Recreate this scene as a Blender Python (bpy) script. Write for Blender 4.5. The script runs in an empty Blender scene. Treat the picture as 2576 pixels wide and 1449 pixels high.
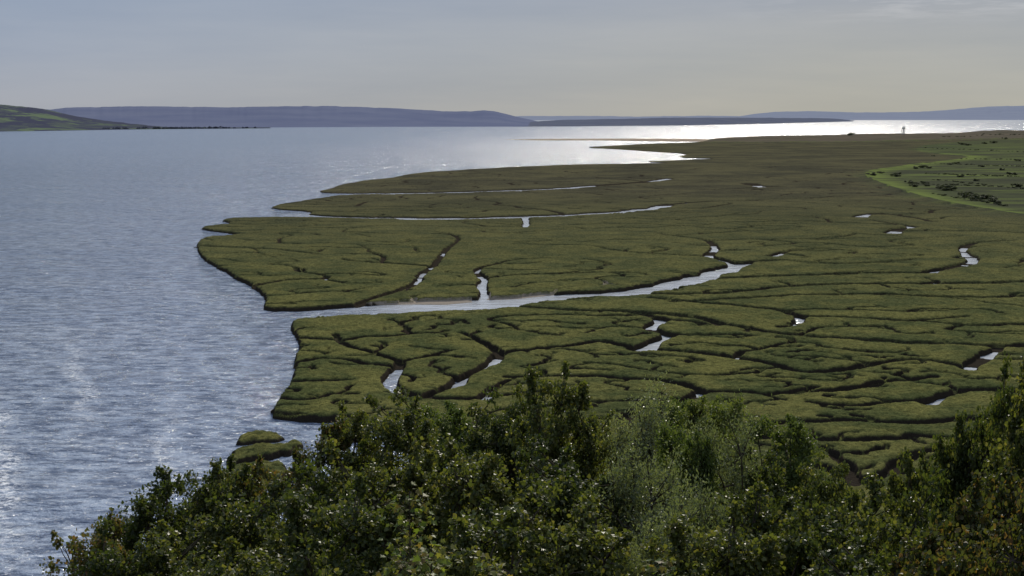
import bpy, math, random
import numpy as np
from mathutils import Vector
random.seed(7); rng=np.random.default_rng(7)
scene=bpy.context.scene
H=60.0; F=3110.0; CX=1288.0; CY=724.5; HY=297.0
P=math.atan((CY-HY)/F); cp,sp=math.cos(P),math.sin(P)
# ---------------------------------------------------------------- helpers
def ray(u,v):
    x=(u-CX)/F; y=(CY-v)/F
    return x, cp+sp*y, -sp+cp*y
def survey(u,v,z=1.0):
    X,Y,Z=ray(u,v); t=(z-H)/Z
    return (X*t,Y*t)
def at_dist(u,v,D):
    X,Y,Z=ray(u,v); t=D/math.hypot(X,Y)
    return (X*t,Y*t,H+Z*t)
def link(o): scene.collection.objects.link(o); return o
def mesh_np(name,V,Fq,mat,smooth=False,nper=4):
    me=bpy.data.meshes.new(name)
    V=np.asarray(V,dtype=np.float32); Fq=np.asarray(Fq,dtype=np.int32)
    me.vertices.add(len(V)); me.vertices.foreach_set("co",V.ravel())
    me.loops.add(Fq.size); me.loops.foreach_set("vertex_index",Fq.ravel())
    n=len(Fq); k=Fq.shape[1]
    me.polygons.add(n)
    me.polygons.foreach_set("loop_start",np.arange(n,dtype=np.int32)*k)
    me.polygons.foreach_set("loop_total",np.full(n,k,dtype=np.int32))
    me.polygons.foreach_set("use_smooth",np.full(n,smooth,dtype=bool))
    me.update(calc_edges=True)
    if mat: me.materials.append(mat)
    return me
def hsh(xi,yi,s):
    h=(xi.astype(np.int64)*374761393+yi.astype(np.int64)*668265263+s*982451653)&0xffffffff
    h=((h^(h>>13))*1274126177)&0xffffffff
    h=h^(h>>16)
    return (h&0xffff).astype(np.float32)/65535.0
def vn(x,y,s=0):
    xf=np.floor(x); yf=np.floor(y); fx=(x-xf); fy=(y-yf)
    fx=fx*fx*(3-2*fx); fy=fy*fy*(3-2*fy)
    a=hsh(xf,yf,s);b=hsh(xf+1,yf,s);c=hsh(xf,yf+1,s);d=hsh(xf+1,yf+1,s)
    return (a+(b-a)*fx)*(1-fy)+(c+(d-c)*fx)*fy
def fbm(x,y,o=3,s=0):
    r=0;a=1;t=0
    for i in range(o):
        r=r+a*vn(x*2**i,y*2**i,s+i); t+=a; a*=0.5
    return r/t
def tag(o,label=None,cat=None,kind=None,group=None):
    if label:o["label"]=label
    if cat:o["category"]=cat
    if kind:o["kind"]=kind
    if group:o["group"]=group
# ---------------------------------------------------------------- materials
def newmat(n):
    m=bpy.data.materials.new(n); m.use_nodes=True
    nt=m.node_tree; b=nt.nodes["Principled BSDF"]; return m,nt,b
def N(nt,t,**k):
    n=nt.nodes.new(t)
    for a,v in k.items(): setattr(n,a,v)
    return n
def ramp(nt,src,stops):
    r=N(nt,"ShaderNodeValToRGB"); nt.links.new(src,r.inputs[0])
    e=r.color_ramp.elements
    while len(e)<len(stops): e.new(0.5)
    for i,(p,c) in enumerate(stops):
        e[i].position=p; e[i].color=(c if len(c)==4 else (*c,1))
    return r.outputs[0]
def mix(nt,f,a,b,mode='MIX'):
    m=N(nt,"ShaderNodeMix",data_type='RGBA',blend_type=mode)
    for s,i in ((f,0),(a,6),(b,7)):
        if isinstance(s,bpy.types.NodeSocket): nt.links.new(s,m.inputs[i])
        else: m.inputs[i].default_value=s if i==0 else (*s,1)
    return m.outputs[2]
def noise(nt,vec,scale,detail=3,rough=0.55,sc=(1,1,1)):
    mp=N(nt,"ShaderNodeMapping"); mp.inputs[3].default_value=sc
    nt.links.new(vec,mp.inputs[0])
    n=N(nt,"ShaderNodeTexNoise"); n.inputs["Scale"].default_value=scale
    n.inputs["Detail"].default_value=detail; n.inputs["Roughness"].default_value=rough
    nt.links.new(mp.outputs[0],n.inputs["Vector"]); return n.outputs[0]
def mapr(nt,s,a,b,c=0,d=1):
    m=N(nt,"ShaderNodeMapRange"); nt.links.new(s,m.inputs[0])
    for i,v in enumerate((a,b,c,d)): m.inputs[i+1].default_value=v
    return m.outputs[0]
def pos(nt):
    g=N(nt,"ShaderNodeNewGeometry"); s=N(nt,"ShaderNodeSeparateXYZ")
    nt.links.new(g.outputs["Position"],s.inputs[0]); return g,s
def mul(nt,a,b,op='MULTIPLY'):
    mm=N(nt,"ShaderNodeMath",operation=op)
    for i,q in enumerate((a,b)):
        if isinstance(q,bpy.types.NodeSocket): nt.links.new(q,mm.inputs[i])
        else: mm.inputs[i].default_value=q
    return mm.outputs[0]

# water
def water_mat():
    m,nt,b=newmat("estuary_water")
    g,s=pos(nt)
    v=g.outputs["Position"]
    at=N(nt,"ShaderNodeAttribute",attribute_name="calm"); calm=at.outputs["Fac"]
    big=noise(nt,v,0.006,7,0.62,(1,0.45,1))
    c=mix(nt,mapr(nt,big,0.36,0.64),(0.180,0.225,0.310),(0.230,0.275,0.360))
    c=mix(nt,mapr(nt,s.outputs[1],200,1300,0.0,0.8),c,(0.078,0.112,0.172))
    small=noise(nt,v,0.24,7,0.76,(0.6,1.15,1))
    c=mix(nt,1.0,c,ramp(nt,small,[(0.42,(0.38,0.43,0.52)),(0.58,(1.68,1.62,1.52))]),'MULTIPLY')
    # foam lanes drawn out along the wind
    fi=noise(nt,v,0.9,5,0.78,(0.8,1.0,1)); wob=mapr(nt,noise(nt,v,0.03,3,0.6),0,1,-22,22)
    lanes=None
    for (x0,y0,x1,y1,wd,st) in [(-72,170,-186,420,3.8,1.0),(-114,312,-86,245,2.8,.85),(-66,232,-52,178,2.4,.75),(-150,300,-86,180,6,.45)]:
        L=math.hypot(x1-x0,y1-y0); nx,ny=-(y1-y0)/L,(x1-x0)/L
        dt=mul(nt,mul(nt,mul(nt,s.outputs[0],nx),mul(nt,s.outputs[1],ny),'ADD'),-(x0*nx+y0*ny),'ADD')
        dt=mul(nt,dt,mul(nt,wob,0.4),'ADD')
        ab=N(nt,"ShaderNodeMath",operation='ABSOLUTE'); nt.links.new(dt,ab.inputs[0])
        f=mapr(nt,ab.outputs[0],0,wd,st,0)
        ya,yb=min(y0,y1),max(y0,y1)
        f=mul(nt,f,mul(nt,mapr(nt,s.outputs[1],ya-15,ya+15),mapr(nt,s.outputs[1],yb+40,yb-30)))
        lanes=f if lanes is None else mul(nt,lanes,f,'MAXIMUM')
    foam_glint=mul(nt,lanes,mapr(nt,fi,0.48,0.56))
    glint=mul(nt,mapr(nt,noise(nt,v,0.8,5,0.75,(0.6,1.1,1)),0.58,0.62),mapr(nt,s.outputs[1],220,900,1.0,0.3))  # scattered sun sparkles, painted as pale flecks in the water colour
    glint=mul(nt,glint,mapr(nt,noise(nt,v,0.03,4,0.6,(1,.5,1)),0.40,0.6,0.4,1.0))
    foam_glint=mul(nt,foam_glint,glint,'MAXIMUM')
    c=mix(nt,foam_glint,c,(0.85,0.87,0.90))
    c=mix(nt,calm,c,(0.44,0.465,0.50))  # bright sky reflection on still creek water, painted as a pale base colour
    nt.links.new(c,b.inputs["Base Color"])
    b.inputs["IOR"].default_value=1.33
    nt.links.new(mapr(nt,s.outputs[1],150,3000,0.08,0.19),b.inputs["Roughness"])
    n1=noise(nt,v,0.30,4,0.6,(0.75,1.1,1))
    n2=noise(nt,v,0.020,9,0.60,(0.65,1.0,1))
    inv=mul(nt,mapr(nt,calm,0,1,1,0.22),mapr(nt,s.outputs[1],800,4000,1,0.78))
    b2=N(nt,"ShaderNodeBump"); nt.links.new(n2,b2.inputs["Height"])
    b2.inputs["Distance"].default_value=11.0; nt.links.new(inv,b2.inputs["Strength"])
    b1=N(nt,"ShaderNodeBump"); nt.links.new(n1,b1.inputs["Height"])
    b1.inputs["Distance"].default_value=1.3; nt.links.new(inv,b1.inputs["Strength"])
    nt.links.new(b2.outputs[0],b1.inputs["Normal"])
    nt.links.new(b1.outputs[0],b.inputs["Normal"])
    return m
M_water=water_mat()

def ground_mat():
    m,nt,b=newmat("saltmarsh_ground")
    g,s=pos(nt); v=g.outputs["Position"]
    a=N(nt,"ShaderNodeAttribute",attribute_name="zone"); z=a.outputs["Fac"]
    am=N(nt,"ShaderNodeAttribute",attribute_name="mud")
    nf=noise(nt,v,0.9,5,0.78); nm=noise(nt,v,0.05,6,0.72); nl=noise(nt,v,0.010,7,0.72)
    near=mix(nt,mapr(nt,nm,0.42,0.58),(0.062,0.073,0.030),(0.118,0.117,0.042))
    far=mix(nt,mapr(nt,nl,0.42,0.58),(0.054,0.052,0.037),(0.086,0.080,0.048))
    gr=mix(nt,mapr(nt,s.outputs[1],260,1000),near,far)  # far marsh is browner, with some distance haze put into its colour
    gr=mix(nt,1.0,gr,ramp(nt,nf,[(0.36,(0.5,0.52,0.52)),(0.64,(1.5,1.48,1.4))]),'MULTIPLY')
    sn=N(nt,"ShaderNodeSeparateXYZ"); nt.links.new(g.outputs["Normal"],sn.inputs[0])
    mudm=mapr(nt,sn.outputs[2],0.58,0.82,1,0)
    low=mapr(nt,s.outputs[2],0.35,0.8,1,0)
    mx=N(nt,"ShaderNodeMath",operation='MAXIMUM'); nt.links.new(mudm,mx.inputs[0]); nt.links.new(low,mx.inputs[1])
    steepmud=mix(nt,nf,(0.018,0.015,0.012),(0.044,0.037,0.028))
    flatmud=mix(nt,nf,(0.20,0.17,0.14),(0.32,0.28,0.23))
    mud=mix(nt,am.outputs["Fac"],steepmud,flatmud)
    col=mix(nt,mx.outputs[0],gr,mud)
    # farmland
    nfld=noise(nt,v,0.004,3,0.5,(0.45,1.5,1)); 
    nb=noise(nt,v,0.022,5,0.7,(0.35,1.2,1))
    fld=ramp(nt,nfld,[(0.38,(0.072,0.090,0.040)),(0.45,(0.115,0.138,0.050)),(0.50,(0.062,0.067,0.042)),(0.56,(0.102,0.122,0.046)),(0.62,(0.068,0.077,0.042))])
    fld=mix(nt,mapr(nt,nb,0.46,0.55),fld,(0.052,0.056,0.038))
    edge=mul(nt,mapr(nt,z,1.05,1.35),mapr(nt,nb,0.66,0.48))
    col=mix(nt,mapr(nt,z,0.3,0.7),col,fld)
    col=mix(nt,edge,col,(0.128,0.158,0.050))
    dune=mix(nt,mapr(nt,nb,0.4,0.6),(0.07,0.066,0.048),(0.12,0.10,0.075))
    col=mix(nt,mapr(nt,z,1.6,1.9),col,dune)
    sand=mix(nt,nb,(0.26,0.20,0.15),(0.32,0.26,0.20))
    col=mix(nt,mapr(nt,z,2.4,2.9),col,sand)
    nt.links.new(col,b.inputs["Base Color"])
    b.inputs["Roughness"].default_value=1.0
    b.inputs["Specular IOR Level"].default_value=0.0
    bp=N(nt,"ShaderNodeBump"); nt.links.new(noise(nt,v,1.2,5,0.75),bp.inputs["Height"])
    bp.inputs["Distance"].default_value=0.5; bp.inputs["Strength"].default_value=0.9
    nt.links.new(bp.outputs[0],b.inputs["Normal"])
    return m
M_ground=ground_mat()

def simple(n,c1,c2,scale=1.0,rough=0.8,sc=(1,1,1),bump=0):
    m,nt,b=newmat(n); g,s=pos(nt)
    nn=noise(nt,g.outputs["Position"],scale,4,0.6,sc)
    nt.links.new(mix(nt,mapr(nt,nn,0.38,0.62),c1,c2),b.inputs["Base Color"])
    b.inputs["Roughness"].default_value=rough
    b.inputs["Specular IOR Level"].default_value=0.0
    if bump:
        bp=N(nt,"ShaderNodeBump"); nt.links.new(nn,bp.inputs["Height"]); bp.inputs["Distance"].default_value=bump
        nt.links.new(bp.outputs[0],b.inputs["Normal"])
    return m
def leafmat(n,cols,rough=0.42,trans=0.40,spec=0.24):
    m,nt,b=newmat(n)
    g=N(nt,"ShaderNodeNewGeometry")
    stops=[(i/(len(cols)-1),c) for i,c in enumerate(cols)]
    c=ramp(nt,g.outputs["Random Per Island"],stops)
    oi=N(nt,"ShaderNodeObjectInfo")
    hsv=N(nt,"ShaderNodeHueSaturation"); nt.links.new(c,hsv.inputs["Color"]); hsv.inputs["Saturation"].default_value=0.92
    nt.links.new(mapr(nt,oi.outputs["Random"],0,1,0.70,1.2),hsv.inputs["Value"])
    nt.links.new(mapr(nt,oi.outputs["Random"],0,1,0.520,0.488),hsv.inputs["Hue"])
    nt.links.new(hsv.outputs[0],b.inputs["Base Color"])
    b.inputs["Roughness"].default_value=rough; b.inputs["Specular IOR Level"].default_value=spec
    t=N(nt,"ShaderNodeBsdfTranslucent")
    br=mix(nt,1.0,hsv.outputs[0],(1.85,1.85,0.7),'MULTIPLY'); nt.links.new(br,t.inputs[0])
    ms=N(nt,"ShaderNodeMixShader"); ms.inputs[0].default_value=trans
    nt.links.new(b.outputs[0],ms.inputs[1]); nt.links.new(t.outputs[0],ms.inputs[2])
    nt.links.new(ms.outputs[0],nt.nodes["Material Output"].inputs[0])
    return m
M_leaf=leafmat("sycamore_leaves",[(0.032,0.044,0.013),(0.052,0.070,0.018),(0.078,0.096,0.024),(0.125,0.120,0.034)])
M_leaf_brown=leafmat("autumn_leaves",[(0.036,0.046,0.015),(0.056,0.068,0.018),(0.078,0.086,0.024),(0.085,0.080,0.024),(0.17,0.085,0.034)])
M_willow=leafmat("willow_leaves",[(0.085,0.11,0.055),(0.12,0.15,0.08),(0.18,0.205,0.13)],0.38,0.33,0.4)
M_bright=leafmat("ash_leaves",[(0.048,0.074,0.017),(0.074,0.106,0.024),(0.108,0.134,0.036)])
M_young=leafmat("young_maple_leaves",[(0.10,0.14,0.02),(0.14,0.18,0.03),(0.18,0.17,0.035),(0.16,0.10,0.03)],0.5,0.45)
M_bark=simple("bark",(0.04,0.032,0.024),(0.09,0.075,0.06),3,0.9)
M_bush=leafmat("hedge_leaves",[(0.038,0.050,0.030),(0.052,0.068,0.040),(0.070,0.084,0.048)],0.7,0.25,0.1)

# ---------------------------------------------------------------- marsh layout on the ground plane
def smooth_line(p,it=2,closed=False):
    p=np.array(p,float)
    for _ in range(it):
        if closed:
            q=np.roll(p,-1,0); a=0.75*p+0.25*q; b=0.25*p+0.75*q
            p=np.stack([a,b],1).reshape(-1,p.shape[1])
        else:
            a=0.75*p[:-1]+0.25*p[1:]; b=0.25*p[:-1]+0.75*p[1:]
            p=np.vstack([p[:1],np.stack([a,b],1).reshape(-1,p.shape[1]),p[-1:]])
    return p
def resample(p,k=0.011,mn=2.5):
    out=[p[0]]
    for a,b in zip(p[:-1],p[1:]):
        L=np.linalg.norm(b[:2]-a[:2]); st=max(mn,k*np.linalg.norm(a[:2])); n=max(1,int(math.ceil(L/st)))
        for i in range(1,n+1): out.append(a+(b-a)*i/n)
    return np.array(out)
def jit(p,amp,wl,seed):
    d=np.linalg.norm(p[:,:2],axis=1); sc=np.clip(d/350,0.7,4)
    n1=fbm(p[:,0]/(wl*sc),p[:,1]/(wl*sc),3,seed)-0.5; n2=fbm(p[:,0]/(wl*sc)+37,p[:,1]/(wl*sc)+11,3,seed+9)-0.5
    q=p.copy(); q[:,0]+=n1*amp*2*sc; q[:,1]+=n2*amp*2*sc; return q

coast_px=[(3400,1449),(1500,1449),(1300,1250),(1060,1120),(960,1080),(900,1060),(780,1058),(690,1046),(682,1040),(700,1013),(728,975),(744,930),(738,905),(752,880),(746,850),(731,818),(742,805),
(850,799),(1000,793),(1150,787),(1240,779),(1350,766),(1470,752),(1560,746),(1560,735),(1400,738),(1260,748),(1180,752),(1080,757),(930,765),(870,772),(780,778),(662,780),
(666,760),(666,745),(640,722),(600,702),(560,683),(512,655),(490,640),(480,615),(500,598),(600,592),(600,588),(505,577),(500,570),(585,562),(540,552),(600,548),(720,546),(900,551),(1050,551),(1050,546),(900,546),(770,541),(785,531),(682,524),(700,515),(740,508),(800,498),(850,491),(980,488),(980,485),(850,486),(782,482),(830,474),(855,464),(890,457),(990,446),(1060,434),(1130,430),(1200,425),(1300,420),(1400,415),(1560,412),(1690,410),(1610,407),(1720,402),(1815,399),(1690,396),(1730,387),(1640,381),(1540,374),(1460,371),(1550,366),(1640,361),(1760,358),(1790,350),(1850,346),(1950,344),(2130,341),(2280,337),(2450,336),(2576,331),(3400,325)]
coast=np.array([survey(u,v,0.6) for u,v in coast_px])
c2=smooth_line(coast,1); c2=resample(c2); 
coastL=jit(c2,2.2,9,3); coastL=jit(coastL,0.9,3,23)
islets=[[(590,1106),(604,1088),(650,1080),(700,1086),(718,1100),(690,1106),(650,1106),(600,1112)],
[(566,1160),(576,1140),(600,1124),(660,1117),(700,1118),(722,1104),(756,1100),(766,1114),(740,1136),(700,1142),(690,1150),(640,1150),(610,1160)],
[(520,1230),(545,1182),(600,1168),(700,1157),(735,1175),(700,1230)],
[(822,1085),(840,1066),(890,1062),(930,1085),(900,1110),(840,1105)]]
isl=[]
for q in islets:
    w=np.array([survey(u,v+5,0.4) for u,v in q]); w=smooth_line(w,1,True); w=resample(np.vstack([w,w[:1]]),0.003,0.6)
    w=jit(w,1.2,3.0,5); isl.append(jit(w,0.7,1.2,8))
sandbar=np.array([survey(u,v,0.2) for u,v in [(1262,351),(1400,349.3),(1600,349),(1780,350),(1915,357.5),(1800,356.5),(1640,355),(1500,353),(1350,353)]])
mud_polys=[np.array([survey(u,v,0.1) for u,v in q]) for q in [
 [(1222,755),(1236,738),(1330,725),(1440,717),(1560,709),(1650,701),(1690,704),(1600,722),(1480,734),(1360,746),(1290,753)],
 [(920,769),(1000,756),(1100,750),(1180,745),(1190,760),(1120,767),(1040,766)]]]

D=[]
W=lambda pts,w0,w1,wet=True: D.append((pts,w0,w1,wet))
W([(1540,741),(1640,727),(1700,714),(1760,700),(1810,684),(1865,663)],15,8.5,1)
W([(1865,663),(1960,655),(2010,662),(2150,666),(2300,652)],5,2,False)
W([(1850,665),(1800,648),(1772,645),(1798,632),(1802,620),(1782,606),(1740,600),(1660,590)],4.6,2)
W([(1782,606),(1900,602),(2050,605),(2160,590)],4,2,False)
W([(1040,551),(1200,550),(1320,546),(1450,541),(1560,533),(1640,525),(1672,517)],20,12,1)
W([(1672,517),(1760,508),(1900,505),(2060,512)],8,4,False)
W([(1320,546),(1325,560),(1318,572)],4.2,2.5,1)
W([(970,487),(1150,484),(1290,479),(1400,475),(1500,467)],21,13,1)
W([(1500,467),(1600,460),(1650,455),(1682,449)],12,10)
W([(1215,755),(1218,735),(1207,718),(1220,704),(1204,692),(1196,678),(1240,666),(1290,655),(1380,652)],3.0,1.6)
W([(905,768),(960,748),(1030,726),(1048,708),(1052,692),(1085,675),(1105,652),(1118,630),(1155,602),(1130,588),(1070,584)],2.9,1.6)
W([(1090,672),(1020,668),(930,662),(860,655)],3,1.5,False)
W([(1600,886),(1618,878),(1640,860),(1692,846),(1640,838),(1622,826),(1655,812),(1668,805),(1610,797)],4.4,3.2)
W([(1610,797),(1520,800),(1400,794),(1250,801)],3.0,1.3,False)
W([(1668,806),(1740,812),(1800,822)],2.6,1.3,False)
W([(1692,846),(1760,850),(1850,842),(1900,850)],2.6,1.3,False)
W([(1060,1008),(1002,992),(982,962),(992,940),(1008,915),(985,903),(930,890),(870,870),(850,845)],2.6,1.2)
W([(985,925),(900,916),(830,905),(744,916)],1.9,2.2,False)
W([(1005,912),(1060,905),(1140,888)],1.9,1.1,False)
W([(1060,1008),(1110,985),(1165,957),(1215,932),(1248,911),(1262,896),(1330,886),(1420,876),(1500,861),(1545,868),(1602,884)],2.7,2.8)
W([(1262,892),(1240,875),(1210,858),(1160,842)],2.2,1.1,False)
W([(1120,838),(1000,850),(920,851),(850,861),(760,854)],1.6,2.2,False)
W([(735,965),(800,968),(870,960)],2.2,1.1,False)
W([(700,1010),(780,1012),(840,995),(900,998)],2.2,1.1,False)
W([(2350,687),(2420,667),(2455,656),(2428,640),(2416,625),(2440,612),(2520,606)],6,2.6)
W([(1735,708),(1850,701),(1950,697),(2100,692),(2250,688),(2350,687)],4.0,4.8,False)
W([(1560,742),(1640,741),(1750,744),(1870,736),(1970,722),(2150,716),(2350,718),(2700,708)],4.0,4.0,False)
W([(1180,784),(1300,772),(1450,785),(1600,786),(1750,800),(1850,824),(2000,850),(2150,856),(2350,868),(2700,878)],3.6,3.6,False)
W([(1640,752),(1800,768),(1950,780),(2005,800),(2150,802),(2300,812),(2420,800)],3.1,1.7,False)
W([(1700,762),(1850,752),(2000,746),(2200,741),(2400,752),(2700,744)],2.5,3.1,False)
W([(1620,882),(1750,890),(1850,905),(1950,922),(2000,942),(2100,940),(2200,915),(2300,905),(2420,925),(2440,935)],2.8,2.6,False)
W([(1280,956),(1400,950),(1550,955),(1650,960),(1750,982),(1765,992)],1.6,2.2,False)
W([(1060,1006),(1130,1012),(1240,1005),(1340,990),(1450,985)],2.3,1.1,False)
W([(1765,992),(1850,990),(1950,1001),(2100,985),(2250,962),(2350,955)],2.5,2.2,False)
W([(1210,1010),(1215,1000),(1250,975),(1300,960)],2.2,1.4,True)
W([(1765,992),(1700,1020),(1600,1040),(1560,1070),(1590,1085)],2.6,2.6,False)
W([(1590,1085),(1720,1070),(1850,1092),(1900,1070),(2100,1062),(2300,1072),(2400,1060),(2700,1040)],2.6,2.6,False)
W([(1860,1112),(1950,1100),(2050,1117),(2200,1112),(2340,1100),(2500,1120)],2.6,2.0,False)
W([(2060,1180),(2170,1217),(2230,1196),(2330,1130),(2450,1150)],2.6,2.0,False)
W([(2150,1230),(2120,1160),(2080,1130)],2.0,1.3,False)
W([(2330,1020),(2345,1010),(2375,1000),(2440,985),(2520,990),(2700,1000)],3.0,2.7,True)
W([(2345,1010),(2250,1015),(2150,1025),(2040,1020)],2.2,1.2,False)
W([(2438,935),(2440,920),(2480,900),(2490,888),(2520,878),(2700,860)],3.2,2.8,True)
W([(2330,812),(2450,825),(2560,820),(2700,826)],2.2,2.2,False)
W([(1880,462),(1912,471),(1950,470)],13,8,True)
W([(2165,548),(2182,540),(2200,537),(2280,545),(2350,560)],8,4,True)
W([(2250,588),(2262,577),(2308,572),(2250,563),(2190,555)],7,3.5,True)
W([(1935,645),(1955,640),(1990,632),(2080,626)],5.5,2.5,True)
W([(2010,800),(2000,815),(1960,826)],3.2,2.2,True)
W([(480,617),(560,622),(700,628),(800,640)],4,2.2,False)
W([(640,720),(700,708),(790,705),(870,712)],3.5,1.8,False)
WS=[(1048,708,8),(1056,692,7),(1085,675,4),(1212,735,14),(1208,716,10),(1215,702,7),(1200,682,7),(1215,752,12),(1800,648,7),(1772,645,5),(1800,626,13),(1850,664,16),(1635,868,6),(1655,853,6),(1685,846,4),(1618,880,5),(1630,822,6),(1652,812,6),(985,955,6),(990,972,6),(998,988,6),(1002,935,3),(1120,980,3.5),(1140,968,4),(1162,958,3.5),(1222,928,3.5),(1245,913,4),
(2440,655,12),(2424,640,9),(2420,628,7),(2360,684,5),(2178,543,12),(2300,573,9),(2256,586,5),(1912,470,20),(1952,641,7),(2003,803,4),(2486,892,6),(2340,1014,4),(2372,1000,3.5),(2440,930,4),(1668,452,38),(1212,1002,2.5),(1588,1085,3),(1457,690,4),(1900,730,5),(1840,736,4),(1985,934,4),(1865,905,3),(1770,990,3),(875,880,3),(1105,640,5),(2085,855,4),(2350,718,6),(2220,910,4),(1960,722,4),(2130,690,4),(2250,812,3),(2080,985,3),(2420,800,4),(1940,602,5),(2050,1116,3),(1470,852,3)]
WSw=[(*survey(u,v,0.4),r) for u,v,r in WS]
creeks=[]
for i,(pts,w0,w1,wet) in enumerate(D):
    q=np.array([survey(u,v,0.9 if v>600 else 0.6) for u,v in pts]); q=smooth_line(q,2); q=resample(q,0.008,2.0)
    q=jit(q,2.0 if w0<9 else 0.8,6,100+i*3)
    w=np.linspace(w0,w1,len(q))*(0.55+0.9*fbm(q[:,0]/9,q[:,1]/9,2,i)); creeks.append((q,w,1 if (wet==1 and wet is not True) else 0))
farm=np.array([survey(u,v) for u,v in [(2168,441),(2200,458),(2260,482),(2330,501),(2430,521),(2576,546),(3400,660),(3400,342),(2576,350),(2450,354),(2340,364),(2292,376),(2340,386),(2450,394),(2400,402),(2280,418),(2190,430)]])
farm=jit(resample(smooth_line(farm,1,True),0.02,20),2,30,91)
def inpoly(x,y,poly):
    c=False;n=len(poly);j=n-1
    for i in range(n):
        if (poly[i][1]>y)!=(poly[j][1]>y) and x<(poly[j][0]-poly[i][0])*(y-poly[i][1])/(poly[j][1]-poly[i][1])+poly[i][0]: c=not c
        j=i
    return c
from collections import defaultdict
G=defaultdict(list); CS=12.0
def gadd(x,y,i): G[(int(x//CS),int(y//CS))].append((x,y,i))
def near(x,y,r,skip,own):
    k=int(r//CS)+1; cx,cy=int(x//CS),int(y//CS)
    for a in range(cx-k,cx+k+1):
        for b in range(cy-k,cy+k+1):
            for (px,py,i) in G.get((a,b),()):
                if i==own or i==skip: continue
                if (px-x)**2+(py-y)**2<r*r: return True
    return False
for i,(q,w,wet) in enumerate(creeks):
    for p in q[::1]: gadd(p[0],p[1],i)
for p in coastL[::2]:
    if p[1]<2000: gadd(p[0],p[1],-5)
cpts=[p for p in coastL if 220<p[1]<1300]
for (T,ks,Lr,wr,bias,gs,cl) in [(2500,0.085,(2.0,6.0),(0.6,0.95),0.14,0.34,0.42),(4500,0.055,(1.0,4.0),(0.28,0.75),0.10,0.40,0.42),(8000,0.036,(0.3,2.0),(0.14,0.5),0.05,0.48,0.42)]:
    for tries in range(T):
        if random.random()<0.05:
            p=random.choice(cpts); pid=-5; hd=random.uniform(-0.7,0.7); pw=4
        else:
            pid=random.randrange(len(creeks)); q,w,_=creeks[pid]
            k=random.randrange(1,len(q)-1) if len(q)>3 else 0
            p=q[k]; t=q[min(k+1,len(q)-1)]-q[max(k-1,0)]; th=math.atan2(t[1],t[0])
            hd=th+random.choice((-1,1))*random.uniform(0.45,1.4); pw=max(w[k],2.0)
        d=math.hypot(*p[:2])
        if d>2600: continue
        s=ks*(0.40+1.2*float(vn(np.array(p[0]/70),np.array(p[1]/110),6)))*min(d,1000)
        s=min(s,70); s=max(s,6.5)
        st=s*0.12; x,y=p[0],p[1]; pts=[(x,y)]; dh=0; L=random.uniform(*Lr)*s; run=0
        side=1 if math.cos(hd)>0 else -1
        while run<L:
            dh=dh*0.6+random.gauss(0,gs); hd+=dh
            tgt=0 if side>0 else math.pi
            df=(tgt-hd+math.pi)%(2*math.pi)-math.pi; hd+=bias*df
            x+=st*math.cos(hd)*1.15; y+=st*math.sin(hd)*0.92; run+=st
            skip=pid if run<s*0.75 else None
            if near(x,y,s*cl,skip if skip is not None else -99,-77): break
            if not inpoly(x,y,coast) or inpoly(x,y,farm): break
            pts.append((x,y))
        if run<s*min(0.3,Lr[0]) or len(pts)<4 or (Lr[0]>1.5 and run<1.2*s): continue
        q=resample(smooth_line(np.array(pts),1),0.007,1.6)
        q=jit(q,1.0,4.0,tries)
        w0=min(0.0068*d,5.2)*random.uniform(*wr); w0=max(min(w0,pw*0.95),0.5)
        creeks.append((q,w0*np.linspace(1,0.22,len(q))**0.7*(0.6+0.8*fbm(q[:,0]/7,q[:,1]/7,2,tries)),0))
        if random.random()<0.35 and d<1100:
            kk=random.randrange(len(q)); WSw.append((q[kk][0],q[kk][1],random.uniform(1.2,2.6)*max(1,d/350)))
        for pp in q: gadd(pp[0],pp[1],len(creeks)-1)
    print("creeks",len(creeks))
WSw=np.array(WSw)
# ---------------------------------------------------------------- polar ground grid
rr=[135.0]
while rr[-1]<6600:
    r=rr[-1]; rr.append(r*(1+(0.0013 if r<520 else 0.0019 if r<900 else 0.003 if r<2200 else 0.005)))
R=np.array(rr); NC=1600
AZ=np.radians(np.linspace(-17,30,NC)); daz=AZ[1]-AZ[0]
NR=len(R); print("grid",NR,NC)
RR,AA=np.meshgrid(R,AZ,indexing='ij'); X=RR*np.sin(AA); Y=RR*np.cos(AA)
def inside(poly):
    T=np.zeros((NR,NC),np.int8)
    az=np.arctan2(poly[:,0],poly[:,1]); r=np.hypot(poly[:,0],poly[:,1]); n=len(poly)
    ci=(az-AZ[0])/daz
    for i in range(n):
        j=(i+1)%n; a,b=ci[i],ci[j]; ra,rb=r[i],r[j]
        if a==b: continue
        if a>b: a,b,ra,rb=b,a,rb,ra
        k=np.arange(max(0,math.ceil(a)),min(NC,math.ceil(b)))
        if len(k)==0: continue
        rc=ra+(rb-ra)*(k-a)/(b-a)
        row=np.searchsorted(R,rc); ok=row<NR
        np.add.at(T,(row[ok],k[ok]),1)
    return (np.cumsum(T,axis=0,dtype=np.int32)%2)==1
def seg_region(a,b,rho):
    ra,rb=math.hypot(*a),math.hypot(*b); r0=max(min(ra,rb)-rho,1); r1=max(ra,rb)+rho
    aa,ab=math.atan2(a[0],a[1]),math.atan2(b[0],b[1]); m=rho/max(r0,1)
    c0=int((min(aa,ab)-m-AZ[0])/daz); c1=int((max(aa,ab)+m-AZ[0])/daz)+2
    i0=np.searchsorted(R,r0); i1=np.searchsorted(R,r1)+1
    c0=max(c0,0); c1=min(c1,NC); i1=min(i1,NR)
    if c0>=c1 or i0>=i1: return None
    return slice(i0,i1),slice(c0,c1)
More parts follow.
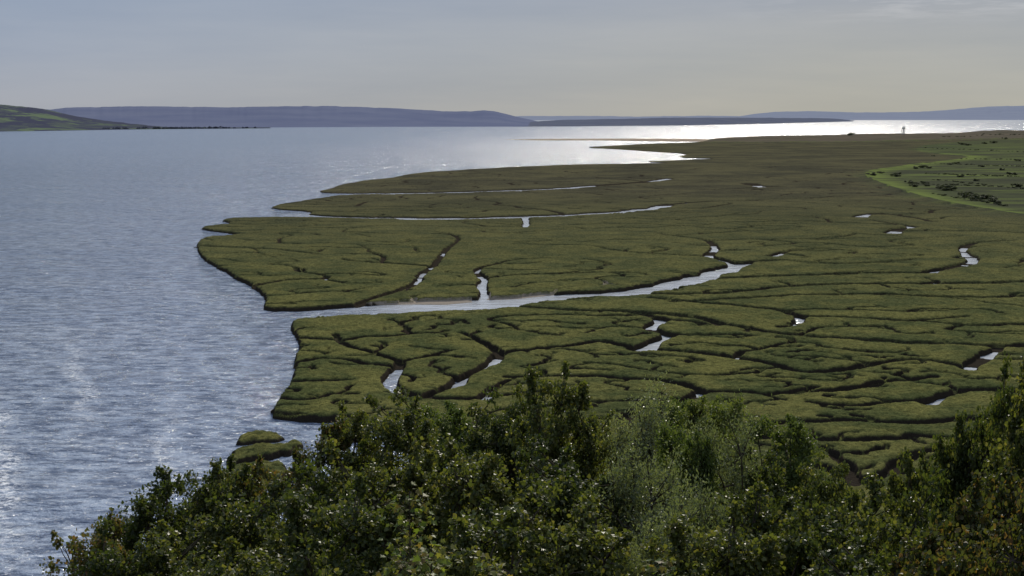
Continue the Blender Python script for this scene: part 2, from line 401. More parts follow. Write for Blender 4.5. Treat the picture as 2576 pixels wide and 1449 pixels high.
def segdist(a,b,sl):
    x=X[sl];y=Y[sl]; dx,dy=b[0]-a[0],b[1]-a[1]; L=dx*dx+dy*dy+1e-9
    t=np.clip(((x-a[0])*dx+(y-a[1])*dy)/L,0,1)
    return np.hypot(x-a[0]-t*dx,y-a[1]-t*dy),t
def distfield(polys,rhof,closed=True):
    Dm=np.full((NR,NC),1e6,np.float32)
    for p in polys:
        n=len(p)
        for i in range(n if closed else n-1):
            a=p[i];b=p[(i+1)%n]; rho=rhof(math.hypot(*a))
            sl=seg_region(a,b,rho)
            if sl is None: continue
            d,_=segdist(a,b,sl); Dm[sl]=np.minimum(Dm[sl],d)
    return Dm
ins=inside(coastL); insI=np.zeros_like(ins)
for q in isl: insI|=inside(q)
ins|=insI
DC=distfield([coastL]+isl,lambda d:8+0.02*d)
e=np.where(ins,DC,-DC).astype(np.float32)
floor=np.full((NR,NC),-0.8,np.float32)
jn=(fbm(X/2.2,Y/2.2,2,55)-0.5)*1.2
for (q,w,wet) in creeks:
    for i in range(len(q)-1):
        a=q[i];b=q[i+1]; d0=math.hypot(*a); rho=w[i]/2+4+0.006*d0
        sl=seg_region(a,b,rho)
        if sl is None: continue
        d,t=segdist(a,b,sl); ww=w[i]+(w[i+1]-w[i])*t
        sd=d-ww/2
        cur=e[sl]; m=sd<cur
        cur[m]=sd[m]
        fl=floor[sl]
        iswet=bool(wet) or bool((np.hypot(WSw[:,0]-a[0],WSw[:,1]-a[1])<WSw[:,2]).any())
        if iswet: fl[m]=-0.35
        else:
            dep=np.clip(0.5+0.6*ww,0.5,1.7); v=1.6-dep
            fl[m]=np.maximum(v,0.16)[m]
e=e+jn*np.clip(RR/500,0.5,2)
f1=fbm(X/14,Y/14,3,5)-0.5; f2=fbm(X/1.3,Y/1.3,2,15)-0.5; f3=fbm(X/60,Y/60,2,25)-0.5
tt=np.clip((RR-280)/700,0,1); top=1.80-0.8*tt+f1*0.30+f3*0.35
top=np.where(insI,1.2+f1*1.0+f2*0.5,top)
bl=0.22+0.0005*RR
prof=1-np.exp(-np.maximum(e,0)/bl)
Z=floor+(top-floor)*prof+f2*0.25*np.clip(e/1.0,0,1)
Z+=((rng.random((NR,NC))-0.5)*0.16*np.clip(e,0,1)).astype(np.float32)
Z=np.where(e<=0,floor+f2*0.15,Z)
zone=np.zeros((NR,NC),np.float32); mud=np.zeros((NR,NC),np.float32)
fi=inside(farm); FD=distfield([farm],lambda d:80)
zone[fi]=1
zone=np.where((~fi)&(FD<60),np.clip(0.5-(FD/60)*0.5+f1*0.4,0,0.55),zone)*(e>1.5)
Z=np.where(fi,np.maximum(Z,1.2)+0.4,Z)
Z+=np.where((FD<12)&(RR<1700)&(RR>500)&(e>6),1.2*np.exp(-(FD/5.5)**2),0)*(AA>0.1)
zone=np.where(fi&(FD<80)&(RR<2200),1+0.4*np.clip(1.2-FD/np.clip(12+RR*0.012,0,36),0,1),zone)
for mp in mud_polys:
    mi=inside(mp); md=distfield([mp],lambda d:14)
    Z=np.where(mi&(e<3),np.maximum(Z,np.minimum(md*0.12,0.16)+f2*0.10),Z); mud[mi]=1
si=inside(sandbar); sdd=distfield([sandbar],lambda d:120)
Z=np.where(si,np.maximum(Z,np.minimum(sdd*0.03,1.0)),Z); zone[si&(e<2)]=3
dl=np.array([survey(u,v,1) for u,v in [(1830,348.5),(1950,346),(2130,344),(2280,341),(2400,341),(2500,338),(2576,337),(2800,335),(3300,332)]])
dd=distfield([resample(dl,0.05,50)],lambda d:700,False)
land=ins&(e>3)
uu=CX+F*np.tan(AA)
hh=np.interp(uu,[1830,2000,2130,2280,2400,2480,2576,3000],[1.5,3.5,5,4.5,4.5,11,12,13])
dn=np.exp(-(dd/260)**2)*hh*(0.2+1.6*fbm(X/60,Y/220,4,77))
Z=np.where(land&(dd<700),Z+dn,Z); zone[land&(dd<520+300*f1)]=2
keep=(e>-6-0.01*RR)|si
idx=np.arange(NR*NC).reshape(NR,NC)
k4=keep[:-1,:-1]|keep[1:,:-1]|keep[:-1,1:]|keep[1:,1:]
Q0=np.stack([idx[:-1,:-1],idx[:-1,1:],idx[1:,1:],idx[1:,:-1]],-1)
def submesh(name,k4,Zf,mat,attrs):
    Q=Q0[k4]; used=np.zeros(NR*NC,bool); used[Q.ravel()]=True
    rem=np.cumsum(used)-1
    V=np.stack([X.ravel(),Y.ravel(),Zf.ravel()],1)[used]
    me=mesh_np(name,V,rem[Q],mat,True)
    for an,av in attrs.items():
        at=me.attributes.new(an,'FLOAT','POINT'); at.data.foreach_set("value",av.ravel()[used].astype(np.float32))
    print(name,len(V)); return link(bpy.data.objects.new(name,me))
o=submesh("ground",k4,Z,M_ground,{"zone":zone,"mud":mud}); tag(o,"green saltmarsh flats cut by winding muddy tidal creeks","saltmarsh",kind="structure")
def ground_z(x,y):
    r=math.hypot(x,y); a=math.atan2(x,y); i=min(np.searchsorted(R,r),NR-1); j=int(round((a-AZ[0])/daz))
    if j<0 or j>=NC: return 1.0
    return float(Z[i,j])
# calm sheltered water lying in the creeks, 2 cm over the open sheet
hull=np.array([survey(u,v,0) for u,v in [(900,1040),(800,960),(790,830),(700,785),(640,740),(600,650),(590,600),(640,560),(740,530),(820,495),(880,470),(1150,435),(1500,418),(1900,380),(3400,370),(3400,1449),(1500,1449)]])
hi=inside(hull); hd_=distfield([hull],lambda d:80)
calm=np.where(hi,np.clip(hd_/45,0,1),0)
wk=hi&(Z<0.35)
k4w=(wk[:-1,:-1]|wk[1:,:-1]|wk[:-1,1:]|wk[1:,1:])
o=submesh("creek_water",k4w,np.full_like(X,0.02),M_water,{"calm":calm}); tag(o,"still water in the marsh creeks, pale sky reflection painted into its colour","creek water",kind="structure")
# ---------------------------------------------------------------- water
S=70000
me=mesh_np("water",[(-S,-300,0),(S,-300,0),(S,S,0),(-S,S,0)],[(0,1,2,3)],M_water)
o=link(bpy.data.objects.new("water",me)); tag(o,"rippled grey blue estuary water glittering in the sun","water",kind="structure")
# ---------------------------------------------------------------- camera hillside
def hillz(x,y):
    z=58.0-0.475*np.maximum(y,-40)-6.0*np.clip((y-4)/12,0,1)
    z=z+np.clip((x-20)/60,0,1)*2.0-np.clip((-x-12)/40,0,1)*3.0
    return z
gx=np.linspace(-170,210,190); gy=np.linspace(-60,150,120)
XX,YY=np.meshgrid(gx,gy); ZZ=np.maximum(hillz(XX,YY)+(fbm(XX/6,YY/6,3,4)-0.5)*1.6,-3)
ii=np.arange(XX.size).reshape(XX.shape)
Q=np.stack([ii[:-1,:-1],ii[:-1,1:],ii[1:,1:],ii[1:,:-1]],-1).reshape(-1,4)
M_hill=simple("hillside_soil",(0.018,0.026,0.010),(0.04,0.05,0.018),0.6,0.9,bump=0.4)
me=mesh_np("hillside",np.stack([XX.ravel(),YY.ravel(),ZZ.ravel()],1),Q,M_hill,True)
o=link(bpy.data.objects.new("hillside",me)); tag(o,"steep overgrown hillside dropping down to the shore","hillside",kind="structure")
# ---------------------------------------------------------------- distant hills
def hill(name,ridge,base,k,mat,seed,label,rough=0.06,u0=None,u1=None,nt_=26,rja=1.6):
    ru=[p[0] for p in ridge]; rv=[p[1] for p in ridge]; bu=[p[0] for p in base]; bv=[p[1] for p in base]
    us=np.arange(ru[0],ru[-1]+1,3.0); V=[]
    ts=list(np.linspace(0,1,nt_))+[1.15,1.35,1.7]
    rj=(fbm(us/22,us*0,4,seed+40)-0.5)*rja
    for iu,u in enumerate(us):
        v=np.interp(u,bu,bv); bx,by=survey(u,v,0); Db=math.hypot(bx,by); Dr=Db*k
        x,y,zr=at_dist(u,np.interp(u,ru,rv)+rj[iu],Dr)
        for t in ts:
            D_=Db+(Dr-Db)*t; 
            f=(0.6*t+0.4*t*t*(3-2*t)) if t<=1 else max(0,1-(t-1)/0.7)
            V.append((bx/Db*D_,by/Db*D_,max(zr,0.5)*f,t))
    V=np.array(V); n=fbm(V[:,0]/260,V[:,1]/420,4,seed)-0.5
    V[:,2]*=(1+n*rough*8*np.clip(np.minimum(V[:,3],1-V[:,3])*2,0,1)+n*rough)
    V[:,2]-=0.5*(V[:,3]==0)
    m=len(ts); ii=np.arange(len(V)).reshape(-1,m)
    Q=np.stack([ii[:-1,:-1],ii[1:,:-1],ii[1:,1:],ii[:-1,1:]],-1).reshape(-1,4)
    me=mesh_np(name,V[:,:3],Q,mat,True); o=link(bpy.data.objects.new(name,me)); tag(o,label,"hills",kind="structure"); return o
def headland():
    m,nt,b=newmat("headland_fields"); g,s=pos(nt)
    v=N(nt,"ShaderNodeTexVoronoi"); v.inputs["Scale"].default_value=0.0055
    mp=N(nt,"ShaderNodeMapping"); mp.inputs[3].default_value=(1,0.45,1); nt.links.new(g.outputs["Position"],mp.inputs[0]); nt.links.new(mp.outputs[0],v.inputs["Vector"])
    sc=N(nt,"ShaderNodeSeparateColor"); nt.links.new(v.outputs["Color"],sc.inputs[0])
    c=ramp(nt,sc.outputs[0],[(0.0,(0.056,0.060,0.088)),(0.45,(0.062,0.070,0.090)),(0.6,(0.075,0.090,0.086)),(0.85,(0.105,0.138,0.090))])  # field and wood colours with bluish distance haze mixed in
    w=noise(nt,g.outputs["Position"],0.006,4,0.65,(1,0.5,1))
    c=mix(nt,mapr(nt,w,0.46,0.54),c,(0.052,0.056,0.084))
    nt.links.new(c,b.inputs["Base Color"]); b.inputs["Roughness"].default_value=1; b.inputs["Specular IOR Level"].default_value=0; return m
M_h0=headland()
M_h2=simple("hazy_far_hills",(0.115,0.132,0.205),(0.135,0.152,0.222),0.0016,1.0)  # blue distance haze is painted into the colours of these hill materials
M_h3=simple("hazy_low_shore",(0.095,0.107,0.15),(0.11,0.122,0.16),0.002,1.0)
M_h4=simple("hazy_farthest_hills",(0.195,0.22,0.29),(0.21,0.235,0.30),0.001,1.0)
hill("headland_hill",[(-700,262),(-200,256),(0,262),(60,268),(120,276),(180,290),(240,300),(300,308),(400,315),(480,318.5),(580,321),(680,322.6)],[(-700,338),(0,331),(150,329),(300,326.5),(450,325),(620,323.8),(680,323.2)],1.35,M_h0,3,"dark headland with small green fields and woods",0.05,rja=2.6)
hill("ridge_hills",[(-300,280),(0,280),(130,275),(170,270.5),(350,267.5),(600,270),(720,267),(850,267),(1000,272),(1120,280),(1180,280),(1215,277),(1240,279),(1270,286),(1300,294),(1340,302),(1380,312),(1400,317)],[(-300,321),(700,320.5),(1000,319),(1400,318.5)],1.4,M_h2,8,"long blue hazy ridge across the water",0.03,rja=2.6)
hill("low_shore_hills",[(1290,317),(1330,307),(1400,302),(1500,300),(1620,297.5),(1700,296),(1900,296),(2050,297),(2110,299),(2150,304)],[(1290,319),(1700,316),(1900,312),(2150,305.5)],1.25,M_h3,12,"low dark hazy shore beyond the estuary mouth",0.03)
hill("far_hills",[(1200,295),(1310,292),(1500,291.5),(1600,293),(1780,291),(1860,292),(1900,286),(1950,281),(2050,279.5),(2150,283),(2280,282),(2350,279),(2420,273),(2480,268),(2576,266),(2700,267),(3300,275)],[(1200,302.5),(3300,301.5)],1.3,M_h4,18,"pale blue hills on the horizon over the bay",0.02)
# ---------------------------------------------------------------- trees
def tube(V,Fc,a,b,ra,rb,n=5):
    a=Vector(a);b=Vector(b); d=(b-a)
    if d.length<1e-4: return
    d.normalize(); u=d.orthogonal().normalized(); w=d.cross(u); s=len(V)
    for c,r in ((a,ra),(b,rb)):
        for i in range(n):
            t=2*math.pi*i/n; V.append(tuple(c+u*(r*math.cos(t))+w*(r*math.sin(t))))
    for i in range(n): Fc.append((s+i,s+(i+1)%n,s+n+(i+1)%n,s+n+i))
def curved(V,Fc,a,b,ra,rb,rg,k=4,bow=0.12):
    a=np.array(a);b=np.array(b); L=np.linalg.norm(b-a); off=rg.normal(0,bow*L,3); off[2]=abs(off[2])*0.5
    pr=a
    for i in range(1,k+1):
        t=i/k; p=a+(b-a)*t+off*math.sin(math.pi*t); tube(V,Fc,pr,p,ra+(rb-ra)*(i-1)/k,ra+(rb-ra)*t); pr=p
def leaves(P,A,Nn,L,Wd,shape):
    A=A/np.linalg.norm(A,axis=1,keepdims=True); B=np.cross(A,Nn); B/=np.linalg.norm(B,axis=1,keepdims=True)+1e-9
    C=np.cross(B,A); n=len(P); L=L[:,None]; 
    if shape=='lobed':
        prof=[(0.0,0.0,0),(0.12,0.42,.06),(0.36,0.26,.04),(0.55,0.55,.12),(0.66,0.2,.04),(1.0,0.0,-.05),(0.66,-0.2,.04),(0.55,-0.55,.12),(0.36,-0.26,.04),(0.12,-0.42,.06)]
    elif shape=='narrow': prof=[(0,0,0),(0.5,0.5,.05),(1,0,-0.1),(0.5,-0.5,.05)]
    else: prof=[(0,0,0),(0.3,0.5,.10),(0.62,0.42,.08),(1,0,-0.12),(0.62,-0.42,.08),(0.3,-0.5,.10)]
    VV=np.stack([P+A*L*a+B*L*Wd*b+C*L*c for a,b,c in prof],1)
    k=len(prof); return VV.reshape(-1,3),np.arange(n*k).reshape(n,k)
def make_tree(seed,Rc,Ht,Hc,ntip,nleaf,ll,wd,shape,mat,sig=0.42,nm="tree",sprigs=26,upright=False):
    rg=np.random.default_rng(seed); V=[];Fc=[]
    cz=Ht-Hc/2
    lean=rg.normal(0,0.5,2)
    trunk=[(0,0,-9),(lean[0]*.2,lean[1]*.2,Ht*0.3),(lean[0],lean[1],Ht*0.62),(lean[0]*1.2,lean[1]*1.2,Ht-0.8)]
    rad=[0.26,0.2,0.12,0.03]
    for i in range(3): curved(V,Fc,trunk[i],trunk[i+1],rad[i],rad[i+1],rg,3,0.0)
    nl=6; lob=[]
    for i in range(nl):
        a=i*2*math.pi/nl+rg.uniform(-.4,.4); out=Rc*rg.uniform(0.40,0.95); topz=Ht-Hc*rg.uniform(0.06,0.36)
        base=Ht-Hc*0.95; prev=np.array((lean[0]*.2,lean[1]*.2,Ht*0.3)); rp=0.12
        for j in range(4):
            t=(j+rg.uniform(-.2,.2))/3.0; t=min(max(t,0),1)
            r=out*(0.95-0.35*t*t)+rg.normal(0,.25); l=np.array((math.cos(a)*r+rg.normal(0,.35),math.sin(a)*r+rg.normal(0,.35),base+(topz-base)*t)); lob.append(l)
            curved(V,Fc,prev,l,rp,rp*0.7,rg,3,.06); prev=l; rp*=0.7
    lob+= [np.array((lean[0]*1.1,lean[1]*1.1,Ht-Hc*0.12)),np.array((lean[0]*.95,lean[1]*.95,Ht-Hc*0.36))]; lob=np.array(lob)
    tips=[]
    for i in range(ntip):
        l=lob[rg.integers(len(lob))]; d=rg.normal(0,1,3); d/=np.linalg.norm(d); d[2]=d[2]*0.85+0.12
        tips.append((l+d*rg.uniform(0.35,1.05)*Rc*0.33, l,1.0))
    for i in range(sprigs):
        l=lob[rg.integers(len(lob))]; d=np.array([rg.normal(0,.55),rg.normal(0,.55),1.0])
        if l[2]>cz-0.5: 
            q=rg.uniform(0.5,0.95)
            for j in range(3): tips.append((l+d*(q-0.12*j)*Rc*0.45,l,0.38+0.08*j))
    P=[];A=[];Nn=[]
    for t,l,sz in tips:
        curved(V,Fc,l,t,0.03,0.01,rg,2,.05)
        k=int(nleaf*sz*rg.uniform(0.4,1.3)); s=sig*sz*rg.uniform(0.6,1.3)
        if upright:
            k=max(k//3,3); dr=np.array([rg.normal(0,.5),rg.normal(0,.5),1.0])
            for sh in range(3):
                b0=t+rg.normal(0,.30,3); dv=dr+rg.normal(0,.4,3); Ls=rg.uniform(0.3,0.65); tt_=rg.random((k,1))
                g=rg.normal(0,0.13,(k,3)); P.append(b0+dv*Ls*(tt_-0.4)+g)
                tube(V,Fc,t,b0+dv*Ls*.6,.012,.004,3)
                A.append(dv*0.3+rg.normal(0,.6,(k,3))); Nn.append(rg.normal(0,1,(k,3)))
            continue
        g=rg.normal(0,1,(k,3)); g/=np.linalg.norm(g,axis=1,keepdims=True); g*=(rg.random((k,1))**0.55)*s*1.6; g[:,2]*=0.8
        P.append(t+g); out=g/ (s*1.6)+rg.normal(0,.7,(k,3)); out[:,2]-=0.25; A.append(out)
        n=rg.normal(0,0.7,(k,3)); n[:,2]+=0.8; n+=g*0.7; Nn.append(n)
    P=np.vstack(P);A=np.vstack(A);Nn=np.vstack(Nn)
    L=ll*rg.uniform(0.6,1.25,len(P))
    LV,LF=leaves(P,A,Nn,L,wd,shape)
    tm=mesh_np(nm+"_trunk",V,Fc,M_bark,True); cm=mesh_np(nm+"_crown",LV,LF,mat)
    return tm,cm,Ht
VAR={}
VAR['syc']=[make_tree(11+i,3.4,13,8.5,220,125,0.14,0.95,'leaf',M_leaf,0.32) for i in range(5)]
VAR['brown']=[make_tree(31+i,3.0,12,8.5,210,120,0.135,0.95,'leaf',M_leaf_brown,0.31) for i in range(2)]
VAR['willow']=[make_tree(51+i,3.3,13,9,230,180,0.14,0.40,'narrow',M_willow,0.44,sprigs=20,upright=True) for i in range(2)]
VAR['ash']=[make_tree(71,2.8,13,8.5,210,120,0.145,0.6,'leaf',M_bright,0.31,sprigs=26)]
LAB={'syc':("dense dark green sycamore tree on the hillside","sycamore_tree"),
'brown':("sycamore with leaves turning brown on the slope","autumn_sycamore_tree"),
'willow':("silvery grey green willow with narrow glinting leaves","willow_tree"),
'ash':("bright green ash tree among darker trees","ash_tree")}
def put_tree(kind,u,v,Dst,s,i):
    tm,cm,Ht=VAR[kind][i%len(VAR[kind])]
    x,y,zt=at_dist(u,v,Dst); zb=float(hillz(np.array(x),np.array(y)))-0.2
    lab,nm=LAB[kind]
    sz=min(max((zt-zb)/Ht,0.72),1.15)
    e_=link(bpy.data.objects.new(nm,None)); e_.location=(x,y,zt-Ht*sz); e_.rotation_euler=(0,0,random.uniform(0,6.28))
    e_.scale=(s,s,sz)
    tag(e_,lab,"tree",group="trees on the hillside")
    for n_,m_ in (("trunk",tm),("crown",cm)):
        c=link(bpy.data.objects.new(n_,m_)); c.parent=e_
TL=[('brown',255,1325,50,.8),('syc',385,1240,53,.9),('syc',500,1212,56,.8),('syc',590,1188,55,.9),('brown',690,1172,57,.8),
('brown',815,1085,52,.75),('syc',900,1050,54,.8),('syc',990,1005,51,1.0),('ash',1130,1035,58,.95),('syc',1255,1012,54,.9),('syc',1340,1035,56,.8),('syc',1420,958,50,.8),('syc',1495,1035,54,.75),
('willow',1640,1030,50,.9),('ash',1705,1020,62,.75),('ash',1800,1015,60,.9),('ash',1985,1068,60,.95),('willow',1800,1095,47,.8),('syc',1950,1140,50,.85),('syc',2075,1165,52,.7),('ash',1730,1110,46,.6),
('syc',2290,1190,42,.55),('syc',2370,1135,42,.5),('syc',2440,1080,38,.5),('syc',2505,1020,38,.48),('syc',2570,970,36,.48),('syc',2660,890,32,.62),
('syc',470,1310,42,.95),('syc',650,1255,41,1.0),('syc',840,1185,41,1.0),('syc',1030,1145,42,1.0),('syc',1200,1155,41,1.0),('syc',1390,1140,41,1.0),
('willow',1600,1180,40,.85),('willow',1770,1225,38,.75),('syc',1940,1250,38,.9),('syc',2120,1265,38,.8),('syc',2270,1270,33,.7),('brown',2520,1185,28,.66),('syc',2390,1240,30,.62),
('syc',330,1390,40,.85),('syc',900,1270,32,.95),('syc',700,1350,33,.95),('syc',1170,1290,31,.95),('syc',1430,1270,31,.9),('willow',1670,1340,31,.7),('syc',1850,1340,30,.85),('syc',2130,1370,28,.8),('brown',2360,1360,24,.7),('syc',530,1420,35,.85),('syc',1040,1410,24,.75),('brown',2600,1300,22,.5)]
for i,t in enumerate(TL): put_tree(*t,i)
def sapling(u,v,Dst,seed,h=5.5):
    rg=np.random.default_rng(seed); x,y,zt=at_dist(u,v,Dst); zb=float(hillz(np.array(x),np.array(y)))-0.2; Ht=zt-zb
    V=[];Fc=[]; curved(V,Fc,(0,0,0),(0,0,Ht),0.05,0.008,rg,8,0.0); P=[];A=[];Nn=[]
    for i in range(46):
        z=Ht-0.05-(i/46)**1.2*2.6; a=i*2.4; r=0.10+0.35*min(1,(Ht-z)/1.6)*rg.uniform(.6,1.2)
        p=np.array([math.cos(a)*r,math.sin(a)*r,z+0.2*r]); tube(V,Fc,(0,0,z-0.15),p,0.008,0.003,4)
        for j in range(6):
            P.append(p+rg.normal(0,0.08,3)); d=np.array([math.cos(a),math.sin(a),-0.35])+rg.normal(0,.45,3); A.append(d); n=rg.normal(0,.4,3); n[2]+=1; n[1]-=.4; Nn.append(n)
    P=np.array(P);A=np.array(A);Nn=np.array(Nn); LV,LF=leaves(P,A,Nn,rg.uniform(.07,.13,len(P)),1.0,'lobed')
    e_=link(bpy.data.objects.new("maple_sapling",None)); e_.location=(x,y,zb); tag(e_,"slender maple sapling with yellow green lobed leaves","sapling",group="saplings near the viewpoint")
    for n_,m_ in (("stem",mesh_np("stem",V,Fc,M_bark,True)),("foliage",mesh_np("foliage",LV,LF,M_young))):
        c=link(bpy.data.objects.new(n_,m_)); c.parent=e_
sapling(1030,1235,18,1); sapling(1085,1370,16,2); sapling(1240,1430,17,3); sapling(1665,1415,17,4)
# ---------------------------------------------------------------- bushes on the farmland
def bush_mesh(seed):
    rg=np.random.default_rng(seed); P=[]
    for i in range(9):
        c=np.array([rg.normal(0,1.6),rg.normal(0,1.3),rg.uniform(1.0,3.6)]); g=rg.normal(0,1,(170,3)); g/=np.linalg.norm(g,axis=1,keepdims=True)
        P.append(c+g*rg.uniform(.9,1.5)*rg.random((170,1))**0.3)
    P=np.vstack(P); P[:,2]=np.abs(P[:,2]); n=len(P)
    LV,LF=leaves(P,rg.normal(0,1,(n,3)),rg.normal(0,.5,(n,3))+np.array([0,0,1]),rg.uniform(.35,.7,n),0.9,'leaf')
    V=[];Fc=[]
    for i in range(4): curved(V,Fc,(0,0,-0.3),(rg.normal(0,1),rg.normal(0,1),2.4),0.14,0.05,rg,3)
    return mesh_np("bush_stem",V,Fc,M_bark,True),mesh_np("bush_crown",LV,LF,M_bush)
BV=[bush_mesh(s) for s in (1,2,3)]
BL=[(2197,442,1.1),(2252,444,.9),(2262,440,.9),(2305,424,1),(2322,422,1),(2340,424,.8),(2392,414,.8),(2406,412,.8),(2290,461,.9),(2365,474,1.1),(2380,478,1.3),(2395,480,1.1),(2335,468,.8),
(2430,492,1),(2448,498,1.1),(2462,503,1.2),(2478,500,1.1),(2494,506,1.3),(2510,512,1.0),(2300,470,.8),(2322,462,.8),(2420,364,1.0),(2432,366,1.0),(2412,362,.8),(2480,362,1),(2500,360,1),(2530,350,1),(2136,344,1.4),(2560,470,1),(2540,440,1.0),(2520,428,.9),(2470,420,.8),(2556,405,.9),(2350,392,.7),(2215,436,.7),(2420,446,.8),(2455,455,.8)]
for (u0,v0,u1,v1,n_) in [(2290,462,2520,470,20),(2330,437,2600,446,24),(2350,488,2540,520,14),(2310,410,2600,420,26),(2330,372,2600,384,20),(2420,400,2620,402,14),(2350,452,2620,480,18),(2380,345,2600,341,18)]:
    for k in range(n_):
        f=(k+random.uniform(-.35,.35))/n_; BL.append((u0+(u1-u0)*f,v0+(v1-v0)*f+random.uniform(-.6,.6),random.uniform(.22,.5)))
for i,(u,v,s) in enumerate(BL):
    x,y=survey(u,v,1.6); sm,cm=BV[i%3]; e_=link(bpy.data.objects.new("bush",None)); e_.location=(x,y,ground_z(x,y)-0.1)
    k=s*max(1.0,math.hypot(x,y)/2000); e_.scale=(k*1.5,k*1.2,k*0.7); e_.rotation_euler=(0,0,random.uniform(0,6.28))
    tag(e_,"dark green hawthorn bush in the grazing fields","bush",group="bushes dotted over the fields")
    for n_,m_ in (("stem",sm),("crown",cm)):
        c=link(bpy.data.objects.new(n_,m_)); c.parent=e_
# far-off trees along the low spit
rg=np.random.default_rng(5); P_=[]
for k in range(60):
    u=rg.choice([rg.uniform(250,480),rg.uniform(380,640)]); bx,by=survey(u,np.interp(u,[0,300,620,800],[329,325.5,323,322]),0); 
    r0=rg.uniform(3,8)*(1.0 if u<560 else .5); c=np.array([bx,by+60,r0*.6+1])
    g=rg.normal(0,1,(60,3)); g/=np.linalg.norm(g,axis=1,keepdims=True); P_.append(c+g*np.array([r0*1.6,r0*1.6,r0*.8]))
P_=np.vstack(P_); n=len(P_); LV,LF=leaves(P_,rg.normal(0,1,(n,3)),rg.normal(0,1,(n,3)),rg.uniform(3,6,n),0.9,'leaf')
M_fw=simple("hazy_wood",(0.085,0.095,0.13),(0.10,0.112,0.14),0.02,1)  # tree colour carries painted-in distance haze
o=link(bpy.data.objects.new("distant_wood",mesh_np("distant_wood",LV,LF,M_fw))); tag(o,"far-off belt of dark trees along the low spit","wood",kind="stuff")
# ---------------------------------------------------------------- watch tower
M_tow=simple("weathered_timber",(0.30,0.30,0.28),(0.38,0.37,0.35),0.5)
M_roof=simple("grey_felt_roof",(0.2,0.2,0.2),(0.26,0.26,0.26),0.5)
def box(V,Fc,c,s):
    b=len(V)
    for dz in(-1,1):
        for dx,dy in((-1,-1),(1,-1),(1,1),(-1,1)): V.append((c[0]+dx*s[0]/2,c[1]+dy*s[1]/2,c[2]+dz*s[2]/2))
    for f in((3,2,1,0),(4,5,6,7),(0,1,5,4),(1,2,6,5),(2,3,7,6),(3,0,4,7)): Fc.append(tuple(b+i for i in f))
def part(name,V,Fc,mat,par,label=None):
    o=link(bpy.data.objects.new(name,mesh_np(name,V,Fc,mat))); o.parent=par; return o
x,y=survey(2272,341,3); e_=link(bpy.data.objects.new("watch_tower",None)); e_.location=(x,y,ground_z(x,y)-.3); e_.rotation_euler=(0,0,.3); e_.scale=(.95,.95,1.05); tag(e_,"tall lookout tower on braced legs above the dunes","tower")
for sx in(-1,1):
    for sy in(-1,1):
        V=[];Fc=[]; tube(V,Fc,(sx*4.4,sy*4.4,0),(sx*3.6,sy*3.6,18),0.6,0.55,6); part("leg",V,Fc,M_tow,e_)
V=[];Fc=[]
for h0,h1 in((0.5,6.3),(6.3,12.2),(12.2,17.8)):
    for sx in(-1,1):
        w0=4.4-h0*.8/18; w1=4.4-h1*.8/18
        tube(V,Fc,(-w0,sx*w0,h0),(w1,sx*w1,h1),.25,.25,4); tube(V,Fc,(w0,sx*w0,h0),(-w1,sx*w1,h1),.25,.25,4)
        tube(V,Fc,(sx*w0,-w0,h0),(sx*w1,w1,h1),.25,.25,4); tube(V,Fc,(-w1,sx*w1,h1),(w1,sx*w1,h1),.3,.3,4)
part("cross_brace",V,Fc,M_tow,e_)
V=[];Fc=[]; box(V,Fc,(0,0,18.3),(10,10,.7)); part("platform",V,Fc,M_tow,e_)
V=[];Fc=[]
for sx in(-1,1):
    box(V,Fc,(0,sx*4,20.2),(8.6,.3,3.0)); box(V,Fc,(sx*4.15,0,20.2),(.3,7.7,3.0))
    for sy in(-1,1): box(V,Fc,(sx*4.1,sy*4,22.9),(.5,.5,2.4))
part("cabin",V,Fc,M_tow,e_)
V=[(-5.2,-5.2,24.1),(5.2,-5.2,24.1),(5.2,5.2,24.1),(-5.2,5.2,24.1),(-.5,-.5,25.8),(.5,-.5,25.8),(.5,.5,25.8),(-.5,.5,25.8)]
part("roof",V,[(3,2,1,0),(4,5,6,7),(0,1,5,4),(1,2,6,5),(2,3,7,6),(3,0,4,7)],M_roof,e_)
# ---------------------------------------------------------------- birds on the mud
M_bird=simple("dark_feathers",(0.02,0.02,0.02),(0.05,0.045,0.04),4)
def bird_mesh(up):
    V=[];Fc=[]; prof=[(-.36,.30,.01),(-.25,.31,.05),(-.1,.32,.12),(.05,.34,.15),(.18,.38,.11),(.24,.46,.06),(.27,.54+up,.055),(.31,.57+up,.06),(.37,.56+up,.035),(.45,.54+up,.006)]
    n=8
    for (a,z,r) in prof:
        for i in range(n):
            t=2*math.pi*i/n; V.append((a,r*.85*math.cos(t),z+r*math.sin(t)))
    for j in range(len(prof)-1):
        for i in range(n): Fc.append((j*n+i,j*n+(i+1)%n,(j+1)*n+(i+1)%n,(j+1)*n+i))
    for s in(-.05,.05): tube(V,Fc,(0.02,s,.24),(0.04,s,-.02),.015,.012,8)
    return mesh_np("bird",V,Fc,M_bird,True)
BM=[bird_mesh(0),bird_mesh(-.12)]
nb_=0
for i in range(240):
    if i<200:
        u=random.uniform(1232,1560); f=(u-1232)/328; v=748-34*f+random.uniform(-9,4)
    else: u=random.uniform(1060,1185); v=757-(u-1060)*.06+random.uniform(-3,4)
    x,y=survey(u,v,.1); z=ground_z(x,y)
    if z>0.5 or z<0.0: continue
    b=link(bpy.data.objects.new("wading_bird",BM[i%2])); b.location=(x,y,z); b.rotation_euler=(0,0,random.uniform(0,6.28)); s=random.uniform(1.2,1.7); b.scale=(s,s,s); nb_+=1
    tag(b,"small dark wading bird standing on the mudflat","bird",group="birds resting on the mudflat")
print("birds",nb_)
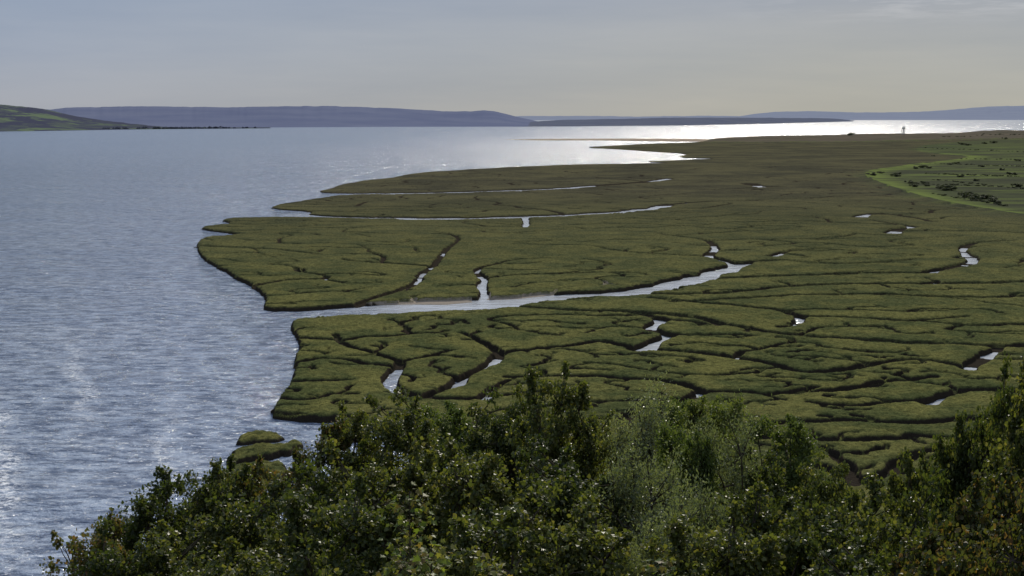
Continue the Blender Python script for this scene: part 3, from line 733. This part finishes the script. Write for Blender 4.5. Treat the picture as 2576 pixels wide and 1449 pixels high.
# ---------------------------------------------------------------- camera and light
cam=bpy.data.cameras.new("camera"); co=link(bpy.data.objects.new("camera",cam)); co.location=(0,0,H)
cam.sensor_width=36; cam.lens=F/2576*36; co.rotation_euler=(math.pi/2-P,0,0); cam.clip_start=0.5; cam.clip_end=200000
scene.camera=co
EL=math.radians(33); AZM=math.radians(12.5)
sd=Vector((math.sin(AZM)*math.cos(EL),math.cos(AZM)*math.cos(EL),math.sin(EL)))
sl=bpy.data.lights.new("sun",'SUN'); sl.energy=3.8; sl.angle=math.radians(0.53); sl.color=(1,0.93,0.80)
so=link(bpy.data.objects.new("sun",sl)); so.rotation_euler=sd.to_track_quat('Z','Y').to_euler(); so.location=(0,0,300)
w=bpy.data.worlds.new("World"); scene.world=w; w.use_nodes=True; nt=w.node_tree
sk=nt.nodes.new("ShaderNodeTexSky"); sk.sky_type='NISHITA'; sk.sun_disc=False; sk.sun_elevation=EL; sk.sun_rotation=AZM
sk.altitude=50; sk.air_density=1.0; sk.dust_density=1.0; sk.ozone_density=1.0
BS=0.06
tc=nt.nodes.new("ShaderNodeTexCoord"); d_=tc.outputs["Generated"]
sx=N(nt,"ShaderNodeSeparateXYZ"); nt.links.new(d_,sx.inputs[0])
lowL=ramp(nt,sx.outputs[2],[(0.0,(0.34,0.37,0.43)),(0.05,(0.32,0.37,0.47)),(0.12,(0.27,0.34,0.47)),(0.35,(0.39,0.47,0.63)),(1.0,(0.39,0.48,0.66))])
lowR=ramp(nt,sx.outputs[2],[(0.0,(0.37,0.385,0.355)),(0.05,(0.36,0.38,0.39)),(0.12,(0.32,0.355,0.44)),(0.35,(0.50,0.53,0.60)),(1.0,(0.41,0.49,0.66))])
veil=mix(nt,mapr(nt,sx.outputs[0],-0.35,0.25),lowL,lowR)
cl=noise(nt,d_,2.2,5,0.6,(1.2,1.2,11)); 
veil=mix(nt,1.0,veil,ramp(nt,cl,[(0.35,(0.92,0.94,0.965)),(0.65,(1.08,1.06,1.03))]),'MULTIPLY')
ci=noise(nt,d_,9.0,5,0.65,(1.0,1.0,10)); cim=mul(nt,mul(nt,mapr(nt,ci,0.50,0.68),mapr(nt,sx.outputs[2],0.068,0.088)),mapr(nt,sx.outputs[0],0.15,0.3,0,0.75))
veil=mix(nt,cim,veil,(0.58,0.59,0.62))
sc_=N(nt,"ShaderNodeVectorMath",operation='SCALE'); nt.links.new(veil,sc_.inputs[0]); sc_.inputs["Scale"].default_value=1/BS
fin=mix(nt,0.92,sk.outputs[0],sc_.outputs[0])
bg=nt.nodes["Background"]; bg.inputs[1].default_value=BS; nt.links.new(fin,bg.inputs[0])
scene.view_settings.view_transform='Standard'; scene.view_settings.look='None'; scene.view_settings.exposure=0
